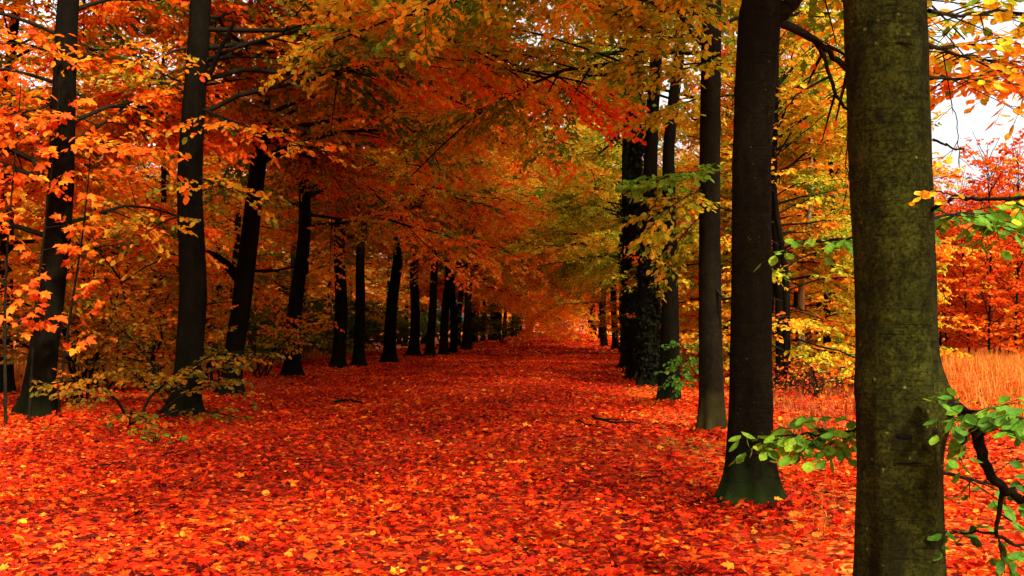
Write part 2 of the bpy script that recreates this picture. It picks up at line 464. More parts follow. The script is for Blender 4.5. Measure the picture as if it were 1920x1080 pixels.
TREE_CACHE = {}
def tree_variant(key, seed, H, r0, zlo, zfine, n_low, n_high, L, pal, vbase, leaf, bark, tpl=LEAF_FAR, d_leaf=18.0, d_twig=6.0, d_sec=2.6,
                 separate=True, bias=0.0, coarse=2.6, S=16, wig=0.10, e_low=0.30, droop_low=0.75, flare=0.55, twigs=True, upper=True, vsp=0.22, avoid=False, dense=1.0):
    """trunk, lower limbs one by one, crown; the crown's bias points to local +X"""
    rng = np.random.default_rng(seed)
    zs = np.unique(np.concatenate([np.linspace(-0.15, 1.2, 14), np.linspace(1.2, H, 22)]))
    ph = rng.random(4) * 6.28
    def axis(z):
        z = np.asarray(z, float)
        return np.stack([wig * np.sin(0.55 * z + ph[0]) * np.minimum(z, 4) / 4 + 0.4 * wig * np.sin(1.3 * z + ph[1]) * np.minimum(z, 3) / 3,
                         wig * np.sin(0.5 * z + ph[2]) * np.minimum(z, 4) / 4], -1)
    rad = r0 * (1 - 0.8 * np.clip(zs / H, 0, 1) ** 0.9)
    tr = mesh_from(key + '_trunk', [(*trunk_chunk(rng, zs, axis(zs), rad, S, flare), 0, None)], [bark], (0,))
    def tat(z):
        a = axis(z); return np.concatenate([a, np.asarray(z)[:, None]], 1)
    def azim(n, low=False):
        a = rng.random() * 6.28 + 2.4 * np.arange(n) + 0.5 * rng.standard_normal(n)
        a = (a + math.pi) % (2 * math.pi) - math.pi
        a = a * (1 - bias)
        if low and avoid:
            a = np.where((a < -0.7) & (a > -2.5), -a, a)
        return a
    z1 = zlo + (zfine - zlo) * (np.arange(n_low) + rng.random(n_low)) / n_low
    u = (z1 - zlo) / (H - zlo)
    len1 = L * rng.uniform(0.6, 1.15, n_low) * (1 - 0.3 * u)
    P1, R1 = make_limbs(rng, tat, z1, azim(n_low, True), len1, e_low + 0.7 * u + 0.15 * rng.standard_normal(n_low), droop_low * (1 - 0.4 * u), 0.0072 * len1 * rng.uniform(0.6, 1.2, n_low))
    ch = foliage(rng, P1, len1, leaf, tpl, pal, vbase, d_sec=d_sec, d_twig=d_twig, d_leaf=d_leaf, twigs=twigs, vsp=vsp)
    limbs = []
    if separate:
        for i in range(n_low):
            limbs.append(mesh_from(key + '_limb', [(*tubes(P1[i:i + 1], R1[i:i + 1], 7), 0, None)], [M_TWIG], (0,)))
    else:
        ch.append((*tubes(P1, R1, 5), 0, None))
    if upper and n_high:
        z2 = zfine + (H * 0.96 - zfine) * (np.arange(n_high) + rng.random(n_high)) / n_high
        u = (z2 - zlo) / (H - zlo)
        len2 = L * rng.uniform(0.7, 1.1, n_high) * (1.15 - 0.7 * u)
        P2, R2 = make_limbs(rng, tat, z2, azim(n_high), len2, 0.45 + 0.7 * u, 0.5 * (1 - u), 0.008 * len2)
        ch += foliage(rng, P2, len2, leaf * coarse, LEAF_FAR, pal, vbase, d_sec=2.2, d_twig=2.8, d_leaf=d_leaf / coarse * 0.95 * dense, twigs=False, vsp=vsp)
        ch.append((*tubes(P2, R2, 5), 0, None))
    cr = mesh_from(key + '_crown', ch, [M_TWIG, M_LEAF], (0,))
    TREE_CACHE[key] = (tr, limbs, cr)

def place_tree(key, name, x, y, rotz, lean, scale, label, category='tree', group=None, bark=None):
    """lean = (dx, dy) per metre of height"""
    tr, limbs, cr = TREE_CACHE[key]
    e = thing(name, (x, y, float(height(x, y)) - 0.04), label, category, group)
    ax = Vector((lean[0], lean[1], 1.0)).normalized()
    q = Vector((0, 0, 1)).rotation_difference(ax)
    e.rotation_mode = 'QUATERNION'
    e.rotation_quaternion = q @ Euler((0, 0, rotz)).to_quaternion()
    e.scale = (scale, scale, scale)
    t = obj('trunk', tr, e)
    if bark is not None:
        t.material_slots[0].link = 'OBJECT'; t.material_slots[0].material = bark
    for l in limbs:
        obj('limb', l, e)
    if cr is not None:
        obj('crown', cr, e, kind='stuff')
    return e

# --- kinds of tree
for k in range(4):
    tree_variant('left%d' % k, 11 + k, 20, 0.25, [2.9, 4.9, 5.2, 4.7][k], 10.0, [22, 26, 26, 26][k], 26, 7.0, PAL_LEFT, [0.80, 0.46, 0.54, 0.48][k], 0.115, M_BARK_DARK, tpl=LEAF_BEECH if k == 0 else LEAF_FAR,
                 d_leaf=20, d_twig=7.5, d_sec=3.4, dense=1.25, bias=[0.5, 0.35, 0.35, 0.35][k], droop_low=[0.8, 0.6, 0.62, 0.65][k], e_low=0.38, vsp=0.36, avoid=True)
for k in range(2):
    tree_variant('right%d' % k, 31 + k, 20, 0.22, 4.2, 9.5, 24, 24, 6.6, PAL_RIGHT, [0.22, 0.30][k], 0.125, M_BARK_DARK,
                 d_leaf=17, d_twig=8.0, d_sec=3.4, bias=0.35, droop_low=0.75)
tree_variant('clump', 41, 21, 0.24, 7.5, 12.0, 14, 22, 6.2, PAL_RIGHT, 0.32, 0.13, M_BARK_DARK, d_leaf=18, d_twig=7.0, d_sec=3.2, bias=0.2, droop_low=0.6)
for k in range(3):
    tree_variant('far%d' % k, 51 + k, 24, 0.24, 3.6, 18, 34, 8, 8.4, PAL_LEFT, [0.58, 0.48, 0.64][k], 0.20, M_BARK_DARK,
                 d_leaf=11, d_twig=5.0, d_sec=2.8, separate=False, S=10, coarse=1.6, bias=0.35)
for k in range(3):
    tree_variant('wood%d' % k, 71 + k, 15, 0.15, 2.4, 12, 32, 6, 4.6, PAL_LEFT, [0.6, 0.42, 0.74][k], 0.18, M_BARK_DARK,
                 d_leaf=13, d_twig=5.0, d_sec=3.0, separate=False, S=9, coarse=1.5)
for k in range(3):
    tree_variant('gold%d' % k, 91 + k, 13, 0.12, 0.7, 11, 36, 5, 3.8, PAL_RIGHT, [0.66, 0.5, 0.8][k], 0.15, M_BARK_DARK,
                 d_leaf=16, d_twig=6.0, d_sec=3.4, separate=False, S=9, coarse=1.4)
for k in range(2):
    tree_variant('red%d' % k, 111 + k, 7.8, 0.055, 0.35, 7.0, 36, 4, 2.4, PAL_RED, [0.5, 0.66][k], 0.16, M_BARK_DARK,
                 d_leaf=17, d_twig=8, d_sec=4.5, separate=False, S=8, coarse=1.2, e_low=0.6, droop_low=0.5, flare=0.2)

ORD = ['nearest', 'second', 'third', 'fourth', 'fifth', 'sixth', 'seventh', 'eighth', 'ninth', 'tenth', 'eleventh', 'twelfth', 'thirteenth', 'fourteenth', 'fifteenth', 'sixteenth', 'seventeenth', 'eighteenth', 'nineteenth', 'twentieth', 'twenty-first', 'twenty-second', 'twenty-third', 'twenty-fourth', 'twenty-fifth']
rg = np.random.default_rng(5)

# --- left row: (pixel x, pixel y of the base), lean to the right per metre, size
left_row = [(66, 792, 0.085, 1.0), (345, 786, 0.045, 1.02), (432, 742, 0.10, 0.98), (548, 711, 0.05, 0.95), (633, 694, 0.04, 1.0), (673, 691, 0.0, 0.85),
            (730, 682, 0.05, 1.05), (775, 670, 0.03, 1.05), (806, 671, 0.04, 0.9), (832, 668, 0.03, 0.95), (850, 664, 0.0, 0.9), (874, 657, 0.02, 1.1)]
left_label = ['leaning black beech trunk behind the red saplings, leftmost of the left row',
              'black beech trunk rising out of low olive foliage left of the path',
              'black beech trunk leaning right with a limb reaching left to its neighbour',
              'black beech trunk with a flared foot, fourth of the left row',
              'straight black beech trunk, fifth of the left row, beside a thinner one',
              'thin upright black trunk close beside the fifth trunk of the left row',
              'thick dark beech trunk, seventh of the left row',
              'dark beech trunk, eighth of the left row',
              'dark slim beech trunk, ninth of the left row',
              'dark slim beech trunk, tenth of the left row',
              'dark thin beech trunk, eleventh of the left row',
              'thick dark beech trunk, twelfth of the left row before the trunks merge']
LEFT = []
for i, (px, py, ln, sc) in enumerate(left_row):
    p = on_ground(px, py)
    LEFT.append(place_tree('left%d' % [0, 1, 2, 3, 1, 2, 3, 1, 2, 3, 1, 2][i], 'beech_tree', p[0], p[1], 1.9 if i == 0 else rg.uniform(-0.3, 0.4), (ln, rg.uniform(-0.03, 0.0)), sc, left_label[i], group='beeches along the left of the path'))
y, nl = 79.0, 0
while y < 215:
    place_tree('far%d' % int(rg.integers(3)), 'beech_tree', -8.9 + rg.uniform(-0.5, 0.5), y, rg.uniform(-0.9, 0.9), (0.03, 0), rg.uniform(0.9, 1.1),
               'far left beech where the trunks merge into darkness, ' + ORD[nl] + ' of those', group='far beeches along the left of the path')
    y += rg.uniform(3.8, 5.2) if y < 110 else rg.uniform(7, 9); nl += 1

# --- right row beyond the fourth trunk
CLUMP = []
right_far = [(1217, 728, 0.01, 1.0, 'black ivy-clad trunk, right of the dark clump on the path edge'), (1197, 710, -0.01, 1.15, 'black trunk in the middle of the dark clump right of the path'),
             (1181, 692, 0.0, 1.15, 'black trunk at the back of the dark clump right of the path')]
for i, (px, py, ln, sc, lb) in enumerate(right_far):
    p = on_ground(px, py)
    CLUMP.append(place_tree('clump', 'beech_tree', p[0], p[1], math.pi + rg.uniform(-0.8, 0.8), (ln, 0), sc, lb, group='beeches along the right of the path'))
def ivy(e, r, h_, n, seed):
    rng = np.random.default_rng(seed)
    a = rng.uniform(0, 6.28, n); z = h_ * rng.random(n) ** 1.2
    clump = 0.6 + 0.5 * np.sin(3 * a + 1.3 * z) * np.sin(2.1 * z)
    rr = r * (1 - 0.25 * z / h_) + 0.17 * rng.random(n) * np.maximum(0.15, clump)
    pos = np.stack([rr * np.cos(a), rr * np.sin(a), z], -1)
    out = np.stack([np.cos(a), np.sin(a), 0 * a], -1)
    V, F, C = leaves(LEAF_FAR, pos, np.array([0, 0, -1.0]) + 0.6 * rng.standard_normal((n, 3)), out + 0.4 * rng.standard_normal((n, 3)), 0.12 * rng.uniform(0.6, 1.2, n),
                     ramp([(0.004, 0.006, 0.0015), (0.009, 0.012, 0.002), (0.018, 0.018, 0.003)], rng.random(n)))
    obj('ivy', mesh_from('ivy', [(V, F, 0, C)], [M_LEAF]), e, kind='stuff')
for i, e in enumerate(CLUMP):
    ivy(e, 0.22, [4.5, 8, 6][i], 4500, 640 + i)
q = on_ground(1463, 733)
place_tree('right0', 'beech_tree', q[0], q[1], 1.0, (-0.01, 0), 0.62, 'dark thin trunk standing behind, between the two nearest right trunks', group=None)
y, nl = 52.0, 0
while y < 215:
    place_tree('far%d' % int(rg.integers(3)) if y > 75 else 'right1', 'beech_tree', 2.3 + rg.uniform(-0.4, 0.4), y, math.pi + rg.uniform(-0.9, 0.9), (-0.02, 0), rg.uniform(0.9, 1.1),
               'far right beech beyond the dark trunk clump, ' + ORD[nl] + ' of those', group='far beeches along the right of the path')
    y += rg.uniform(8, 11); nl += 1

# --- the near right trunks, shaped one by one
def trunk_from_pixels(rows, d, zmax_r, S, zs_n, **kw):
    """rows: (pixel y, left x, right x) at depth d -> local trunk chunk and base"""
    pts = np.array([[*at((a + b) / 2, y, d)] for y, a, b in rows])
    rad = np.array([(b - a) / 2 * d / FPX for y, a, b in rows])
    o = np.argsort(pts[:, 2]); pts, rad = pts[o], rad[o]
    return pts, rad

def near_tree(name, d, rows, bark, label, top_z, seed, key, S=28, flare=0.5, bumps=(), H=19, group='beeches along the right of the path'):
    rng = np.random.default_rng(seed)
    pts, rad = trunk_from_pixels(rows, d, 0, 0, 0)
    bx = pts[0, 0]; base = np.array([bx, d, float(height(bx, d)) - 0.04])
    zs = np.unique(np.concatenate([np.linspace(-0.1, top_z, 70), np.linspace(top_z, H, 14)]))
    zz = np.concatenate([pts[:, 2] - base[2], [H]])
    cx = np.interp(zs, zz, np.concatenate([pts[:, 0] - bx, [pts[-1, 0] - bx + 0.4]]))
    # soften the kinks of the traced axis
    ker = np.ones(5) / 5
    cx = np.convolve(np.pad(cx, 2, mode='edge'), ker, mode='valid')
    r = np.interp(zs, zz, np.concatenate([rad, [0.04]]))
    r = np.convolve(np.pad(r, 2, mode='edge'), ker, mode='valid')
    ax = np.stack([cx, 0.05 * np.sin(0.5 * zs)], -1)
    me = mesh_from(name, [(*trunk_chunk(rng, zs, ax, r, S, flare, rough=0.016, bumps=bumps), 0, None)], [bark], (0,))
    e = thing('beech_tree', base, label, 'tree', group)
    obj('trunk', me, e)
    _, limbs, cr = TREE_CACHE[key]
    return e, base

# crowns of the near right trees begin above the frame: high limbs only, finer leaves
def near_crown(e, key, rotz):
    tr, limbs, cr = TREE_CACHE[key]
    for l in limbs:
        o = obj('limb', l, e); o.rotation_euler.z = rotz
    o = obj('crown', cr, e, kind='stuff'); o.rotation_euler.z = rotz

tree_variant('near_a', 131, 19, 0.18, 4.6, 9.0, 14, 28, 6.0, PAL_RIGHT, 0.36, 0.10, M_BARK_DARK, tpl=LEAF_FAR, d_leaf=22, d_twig=8, d_sec=3.4, bias=0.0, dense=1.9, e_low=0.45)
tree_variant('near_b', 132, 19, 0.18, 5.4, 9.5, 18, 26, 6.0, PAL_RIGHT, 0.20, 0.11, M_BARK_DARK, d_leaf=22, d_twig=8, d_sec=3.4, bias=0.0, dense=1.9, e_low=0.4)

tree_variant('near_c', 133, 19, 0.18, 8.6, 11.0, 8, 24, 6.0, PAL_RIGHT, 0.34, 0.14, M_BARK_DARK, d_leaf=14, d_twig=6, d_sec=3.0, bias=0.0, dense=1.9, e_low=0.5, droop_low=0.3)
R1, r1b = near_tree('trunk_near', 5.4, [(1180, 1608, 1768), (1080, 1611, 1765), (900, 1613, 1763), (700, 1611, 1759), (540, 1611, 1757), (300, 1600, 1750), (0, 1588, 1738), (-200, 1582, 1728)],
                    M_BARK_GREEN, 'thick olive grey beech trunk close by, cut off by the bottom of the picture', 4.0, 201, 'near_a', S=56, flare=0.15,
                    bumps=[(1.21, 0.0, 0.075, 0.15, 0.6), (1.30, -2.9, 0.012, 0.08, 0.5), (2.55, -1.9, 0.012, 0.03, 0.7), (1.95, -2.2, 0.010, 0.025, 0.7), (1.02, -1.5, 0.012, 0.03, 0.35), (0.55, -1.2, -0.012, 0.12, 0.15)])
R2, r2b = near_tree('trunk_second', 10.0, [(940, 1368, 1448), (870, 1366, 1447), (700, 1370, 1447), (540, 1374, 1447), (300, 1376, 1446), (150, 1380, 1456), (0, 1387, 1468), (-150, 1392, 1462)],
                    M_BARK_MOSS, 'black beech trunk with mossy green flared foot and forked limb', 4.6, 202, 'near_a', S=44, flare=0.62)
R3, r3b = near_tree('trunk_third', 16.2, [(815, 1310, 1360), (740, 1312, 1357), (540, 1311, 1352), (300, 1312, 1351), (100, 1315, 1352), (0, 1317, 1352), (-150, 1320, 1350)],
                    M_BARK_BROWN, 'brown beech trunk with a pale mossy right side, third of the right row', 6.5, 203, 'near_b', S=28, flare=0.25)
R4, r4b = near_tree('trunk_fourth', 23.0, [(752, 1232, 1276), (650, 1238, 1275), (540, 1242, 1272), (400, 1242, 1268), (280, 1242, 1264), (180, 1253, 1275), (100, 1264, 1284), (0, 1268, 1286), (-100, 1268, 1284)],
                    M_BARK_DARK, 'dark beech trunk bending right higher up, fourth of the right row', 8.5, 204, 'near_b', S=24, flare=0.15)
near_crown(R1, 'near_a', 0.4)
near_crown(R2, 'near_a', 2.4)
near_crown(R3, 'near_b', 1.0)
near_crown(R4, 'near_c', 3.6)

# --- limbs and leafy branches traced one by one
LEAF_TINTS = {}
def leaf_mesh(kind, pal, v):
    key = (kind, pal, round(v * 6))
    if key not in LEAF_TINTS:
        tpl = {'oval': LEAF_OVAL, 'maple': MAPLE_DOWN, 'maple_up': MAPLE_UP, 'oak': OAK_UP, 'oak_down': OAK_DOWN}[kind]
        c = ramp({'green': PAL_GREEN, 'right': PAL_RIGHT, 'red': PAL_RED, 'left': PAL_LEFT, 'litter': PAL_LITTER}[pal], np.array([round(v * 6) / 6]))
        V, F, C = leaves(tpl, np.zeros((1, 3)), np.array([[1.0, 0, 0]]), np.array([[0, 0, 1.0]]), np.ones(1), c)
        e_ = np.abs(V[:, 1]) + np.abs(V[:, 0] - 0.45)
        C = C * (1.12 - 0.45 * e_[:, None]) + np.array([[0.10, 0.06, 0.0]]) * np.clip(e_[:, None] - 0.3, 0, 1)
        LEAF_TINTS[key] = mesh_from('leaf', [(V, F, 0, C)], [M_LITTER if pal == 'litter' else M_LEAF_NEAR])
    return LEAF_TINTS[key]

def leaf_matrix(p, d, up, s):
    x = Vector(d).normalized()
    y_ = Vector(up).cross(x).normalized()
    z = x.cross(y_)
    m = Matrix((x, y_, z)).transposed().to_4x4() @ Matrix.Scale(s, 4)
    m.translation = Vector(p)
    return m

def smooth_line(pts, n):
    pts = np.array(pts, float)
    t = np.linspace(0, len(pts) - 1, n)
    i = np.clip(t.astype(int), 0, len(pts) - 2)
    w = (t - i)[:, None]
    p0 = pts[np.maximum(i - 1, 0)]; p1 = pts[i]; p2 = pts[i + 1]; p3 = pts[np.minimum(i + 2, len(pts) - 1)]
    return 0.5 * ((2 * p1) + (p2 - p0) * w + (2 * p0 - 5 * p1 + 4 * p2 - p3) * w ** 2 + (3 * p1 - p0 - 3 * p2 + p3) * w ** 3)

def branch(parent, base, line, r0, r1, seed, kind=None, pal='green', v=0.5, leaf=0.085, d_sec=5.0, sec=0.4, d_leaf=14, t0=0.2, single=True, name='branch', vsp=0.18, d_twig=4.0, droop=0.1, bark=None, flat=0.5):
    """line: [(px, py, d), ...] -> one branch mesh with twigs, its leaves children (or one foliage mesh)"""
    rng = np.random.default_rng(seed)
    P = smooth_line([at(*q) for q in line], 4 * len(line))[None] - base
    K = P.shape[1]
    Lg = np.array([np.linalg.norm(np.diff(P[0], axis=0), axis=1).sum()])
    jit = 0.012 * rng.standard_normal(P.shape) * np.linspace(0, 1, K)[None, :, None]
    P = P + jit
    ch = [(*tubes(P, np.linspace(r0, r1, K)[None], 8), 0, None)]
    spots = []
    if kind:
        S, sl, si, st = kids(rng, P, Lg, d_sec * 2.5, t0, 1.0, 0.8, lambda t, l: sec * (1.1 - 0.5 * t), droop, 0.12, 5)
        ch.append((*tubes(S, np.linspace(1, 0.35, 5)[None] * np.full((len(S), 1), max(r1, 0.003) * 1.0), 5), 0, None))
        W, wl_, wi, wt = kids(rng, S, sl, d_twig, 0.2, 0.95, 0.75, lambda t, l: 0.1 + 0.25 * l, 0.1, 0.12, 3)
        ch.append((*tubes(W, np.linspace(1, 0.5, 3)[None] * np.full((len(W), 1), 0.002), 4), 0, None))
        for Q, l in ((S, sl), (W, wl_)):
            A, _, ai, _ = kids(rng, Q, l, d_leaf * 1.6, 0.15, 1.02, 0.8, lambda t, l: leaf + 0 * t, 0, 0.25, 2)
            spots.append((A[:, 0], A[:, 1] - A[:, 0]))
    me = mesh_from(name, ch, [bark or M_TWIG], (0,))
    o = obj(name, me, parent)
    if kind:
        pos = np.concatenate([s[0] for s in spots]); dr = nrm(np.concatenate([s[1] for s in spots])); dr[:, 2] -= 0.3
        up = np.array([0, -0.35, 1.0]) + flat * rng.standard_normal((len(pos), 3))
        vv = np.clip(v + vsp * rng.standard_normal(len(pos)), 0, 1)
        ss = leaf * rng.uniform(0.7, 1.2, len(pos))
        if single:
            for i in range(len(pos)):
                q = obj('leaf', leaf_mesh(kind, pal, float(vv[i])), o)
                q.matrix_local = leaf_matrix(pos[i], dr[i], up[i], ss[i])
        else:
            tpl = {'oval': LEAF_BEECH, 'maple': MAPLE_DOWN, 'oak': OAK_UP}[kind]
            c = ramp({'green': PAL_GREEN, 'right': PAL_RIGHT, 'red': PAL_RED, 'left': PAL_LEFT}[pal], vv)
            V, F, C = leaves(tpl, pos, dr, up, ss, c)
            obj('foliage', mesh_from('foliage', [(V, F, 0, C)], [M_LEAF]), o, kind='stuff')
    return o

# first right trunk: low green branches and the hanging ones above
branch(R1, r1b, [(1755, 760, 5.4), (1800, 768, 5.3), (1835, 820, 5.2), (1858, 890, 5.15), (1900, 930, 5.1), (1960, 950, 5.0)], 0.034, 0.016, 301, bark=M_BARK_BROWN)
branch(R1, r1b, [(1795, 766, 5.3), (1830, 772, 5.15), (1880, 780, 5.05), (1950, 790, 5.0)], 0.012, 0.004, 302, 'oval', 'green', 0.55, 0.088, d_sec=20, sec=0.24, d_leaf=12, t0=0.22)
branch(R1, r1b, [(1838, 822, 5.2), (1850, 800, 5.1), (1822, 810, 5.0), (1802, 832, 4.95)], 0.008, 0.003, 303, 'oval', 'green', 0.55, 0.085, d_sec=13, sec=0.2, d_leaf=13, t0=0.2)
branch(R1, r1b, [(1762, 885, 5.45), (1820, 898, 5.6), (1870, 910, 5.6), (1960, 918, 5.6)], 0.010, 0.005, 304, 'oval', 'green', 0.2, 0.08, d_sec=7, sec=0.25, d_leaf=8)
branch(R1, r1b, [(1880, 920, 5.15), (1872, 970, 5.2), (1868, 1000, 5.2), (1905, 1020, 5.2), (1960, 1022, 5.2)], 0.013, 0.005, 305, 'oval', 'green', 0.3, 0.08, d_sec=7, sec=0.28, d_leaf=9, t0=0.2)
branch(R1, r1b, [(1868, 1000, 5.2), (1830, 998, 5.3), (1790, 1004, 5.4), (1765, 1010, 5.5)], 0.007, 0.003, 306, 'oval', 'green', 0.3, 0.08, d_sec=8, sec=0.22, d_leaf=9)
branch(R1, r1b, [(1660, 790, 5.5), (1610, 804, 5.75), (1560, 815, 5.8), (1500, 812, 5.85), (1430, 822, 5.9)], 0.010, 0.003, 307, 'oval', 'green', 0.75, 0.088, d_sec=18, sec=0.26, d_leaf=11, t0=0.12, flat=0.4)
branch(R1, r1b, [(1745, 395, 5.35), (1790, 370, 5.1), (1850, 372, 4.95), (1960, 372, 4.8)], 0.011, 0.007, 308, 'oval', 'right', 0.5, 0.06, d_sec=4, sec=0.22, d_leaf=8, t0=0.45, vsp=0.1)
branch(R1, r1b, [(1800, 370, 5.08), (1775, 362, 5.0), (1745, 360, 4.95), (1722, 364, 4.92)], 0.004, 0.002, 316, 'oval', 'right', 0.52, 0.05, d_sec=6, sec=0.07, d_leaf=16, t0=0.3, vsp=0.08)
branch(R1, r1b, [(1750, 410, 5.6), (1800, 400, 6.4), (1860, 410, 6.6), (1960, 430, 6.8)], 0.008, 0.004, 309, 'oval', 'green', 0.6, 0.095, d_sec=8, sec=0.45, d_leaf=8, t0=0.15)
branch(R1, r1b, [(1660, 440, 5.5), (1600, 445, 6.3), (1540, 455, 6.6), (1480, 470, 6.8)], 0.008, 0.003, 310, 'oval', 'green', 0.75, 0.085, d_sec=5, sec=0.2, d_leaf=7, t0=0.3)
branch(R1, r1b, [(1740, 85, 5.5), (1790, 100, 6.5), (1850, 115, 7.2), (1960, 130, 7.6)], 0.012, 0.005, 311, 'oval', 'right', 0.6, 0.085, d_sec=6.5, sec=0.55, d_leaf=8, t0=0.1, vsp=0.25)
branch(R1, r1b, [(1740, 145, 5.5), (1800, 148, 6.6), (1870, 140, 7.4), (1960, 150, 8.0)], 0.010, 0.004, 312, 'oval', 'right', 0.68, 0.085, d_sec=6.5, sec=0.55, d_leaf=8, t0=0.1, vsp=0.25)
branch(R1, r1b, [(1742, 20, 5.5), (1800, 30, 6.2), (1880, 20, 6.8), (1960, 40, 7.0)], 0.012, 0.005, 313, 'oval', 'right', 0.3, 0.085, d_sec=5, sec=0.5, d_leaf=7, t0=0.1, vsp=0.3)
branch(R1, r1b, [(1768, 100, 6.0), (1782, 180, 6.0), (1794, 240, 6.0), (1800, 310, 6.0)], 0.004, 0.002, 314, 'oval', 'right', 0.7, 0.06, d_sec=3, sec=0.15, d_leaf=6, t0=0.3)
branch(R1, r1b, [(1750, 262, 5.45), (1780, 272, 5.3), (1812, 287, 5.2)], 0.007, 0.003, 315)
def attach(o, e):
    o.matrix_parent_inverse = Matrix.LocRotScale(e.location, e.rotation_quaternion, e.scale).inverted()
attach(branch(LEFT[2], np.zeros(3), [(446, 520, 25.2), (428, 500, 24.9), (405, 482, 24.6), (375, 470, 24.2), (350, 462, 23.9)], 0.13, 0.07, 381, name='limb', bark=M_BARK_DARK), LEFT[2])
attach(branch(LEFT[2], np.zeros(3), [(455, 505, 25.2), (485, 508, 25.0), (520, 506, 24.8), (560, 500, 24.5)], 0.05, 0.02, 382, name='limb', bark=M_BARK_DARK), LEFT[2])
for i, (k, line, v) in enumerate([(0, [(112, 190, 18.2), (70, 205, 17.2), (20, 215, 16.4), (-50, 235, 15.6)], 0.85), (0, [(105, 250, 18.2), (150, 265, 17.2), (210, 268, 16.5), (290, 290, 16.0)], 0.72),
                                   (0, [(125, 90, 18.2), (90, 95, 17.0), (40, 80, 16.2), (-30, 90, 15.6)], 0.8), (0, [(100, 330, 18.3), (60, 340, 17.2), (20, 345, 16.8)], 0.8),
                                   (1, [(370, 200, 18.5), (430, 225, 17.4), (500, 250, 16.8), (600, 285, 16.4)], 0.66), (1, [(365, 330, 18.5), (420, 350, 17.6), (450, 355, 17.2)], 0.4),
                                   (1, [(360, 90, 18.5), (330, 95, 17.4), (290, 110, 17.0), (220, 120, 16.6)], 0.55), (1, [(352, 400, 18.6), (310, 415, 17.6), (270, 440, 17.0)], 0.4),
                                   (3, [(575, 250, 32.5), (660, 320, 29.5), (740, 400, 28.0), (820, 480, 27.0), (880, 520, 26.5)], 0.75), (3, [(575, 200, 32.5), (640, 230, 30.0), (720, 260, 28.0), (800, 310, 27.0)], 0.7)]):
    attach(branch(LEFT[k], np.zeros(3), line, 0.022, 0.006, 390 + i, 'oval', 'red' if v > 0.68 else 'left', v - 0.42 if v > 0.68 else v, 0.125, d_sec=2.6 if k == 0 else 1.9 if k < 3 else 1.5, sec=1.1, d_leaf=7, t0=0.15, single=False, vsp=0.2, d_twig=3.2, name='limb'), LEFT[k])
attach(branch(LEFT[1], np.zeros(3), [(365, 170, 18.3), (392, 140, 18.2), (412, 95, 18.1), (440, 40, 18.0)], 0.06, 0.03, 383, name='limb', bark=M_BARK_DARK), LEFT[1])
def scar(px, py, w, h_, bend, label):
    c = at(px, py, 5.4) - r1b
    n = 13
    u = np.linspace(-1, 1, n)
    rows = []
    for s_ in np.linspace(-1, 1, 5):
        z = c[2] + h_ * s_ * np.sqrt(np.maximum(0, 1 - u ** 2)) - bend * u ** 2
        x = c[0] + w * u
        cx = (at(1684, py, 5.4) - r1b)[0]
        r = 0.196 + 0.004 * (1 - s_ ** 2) * (1 - u ** 2)
        yy = -np.sqrt(np.maximum(0.0, r ** 2 - (x - cx) ** 2)) + 0.05 * np.sin(0.5 * c[2])
        rows.append(np.stack([x, yy - 0.002, z], -1))
    V = np.array(rows).reshape(-1, 3)
    F = np.array([[j * n + i, j * n + i + 1, (j + 1) * n + i + 1, (j + 1) * n + i] for j in range(4) for i in range(n - 1)])
    obj('branch_scar', mesh_from('branch_scar', [(V, F, 0, None)], [M_BARK_DARK], (0,)), R1, label=label)
scar(1655, 94, 0.115, 0.006, 0.018, 'thin dark arched scar')
scar(1650, 250, 0.075, 0.012, 0.02, 'dark arched scar')
scar(1672, 812, 0.05, 0.016, 0.0, 'dark eye shaped scar')
scar(1690, 860, 0.10, 0.003, 0.006, 'thin dark crease')
# second right trunk: fork and drooping dark limbs
branch(R2, r2b, [(1448, 40, 10.0), (1468, 22, 10.0), (1490, 0, 10.0), (1520, -60, 10.0)], 0.085, 0.06, 321, name='limb', bark=M_BARK_MOSS)
branch(R2, r2b, [(1460, 40, 10.0), (1500, 60, 10.1), (1540, 85, 10.2), (1590, 130, 10.4), (1660, 190, 10.6)], 0.045, 0.022, 322, 'oval', 'right', 0.6, 0.09, d_sec=2, sec=0.7, d_leaf=6, t0=0.3, single=False, name='limb', vsp=0.25)
branch(R2, r2b, [(1530, 80, 10.2), (1548, 115, 10.2), (1558, 155, 10.2), (1572, 185, 10.3), (1602, 215, 10.4)], 0.022, 0.014, 323, 'oval', 'right', 0.7, 0.09, d_sec=3, sec=0.6, d_leaf=6, t0=0.4, single=False, name='limb', vsp=0.25)
branch(R2, r2b, [(1596, 200, 10.3), (1588, 260, 10.2), (1590, 340, 10.1), (1580, 400, 10.0)], 0.008, 0.003, 324, 'oval', 'right', 0.6, 0.08, d_sec=4, sec=0.35, d_leaf=6, t0=0.1, single=False, vsp=0.25)
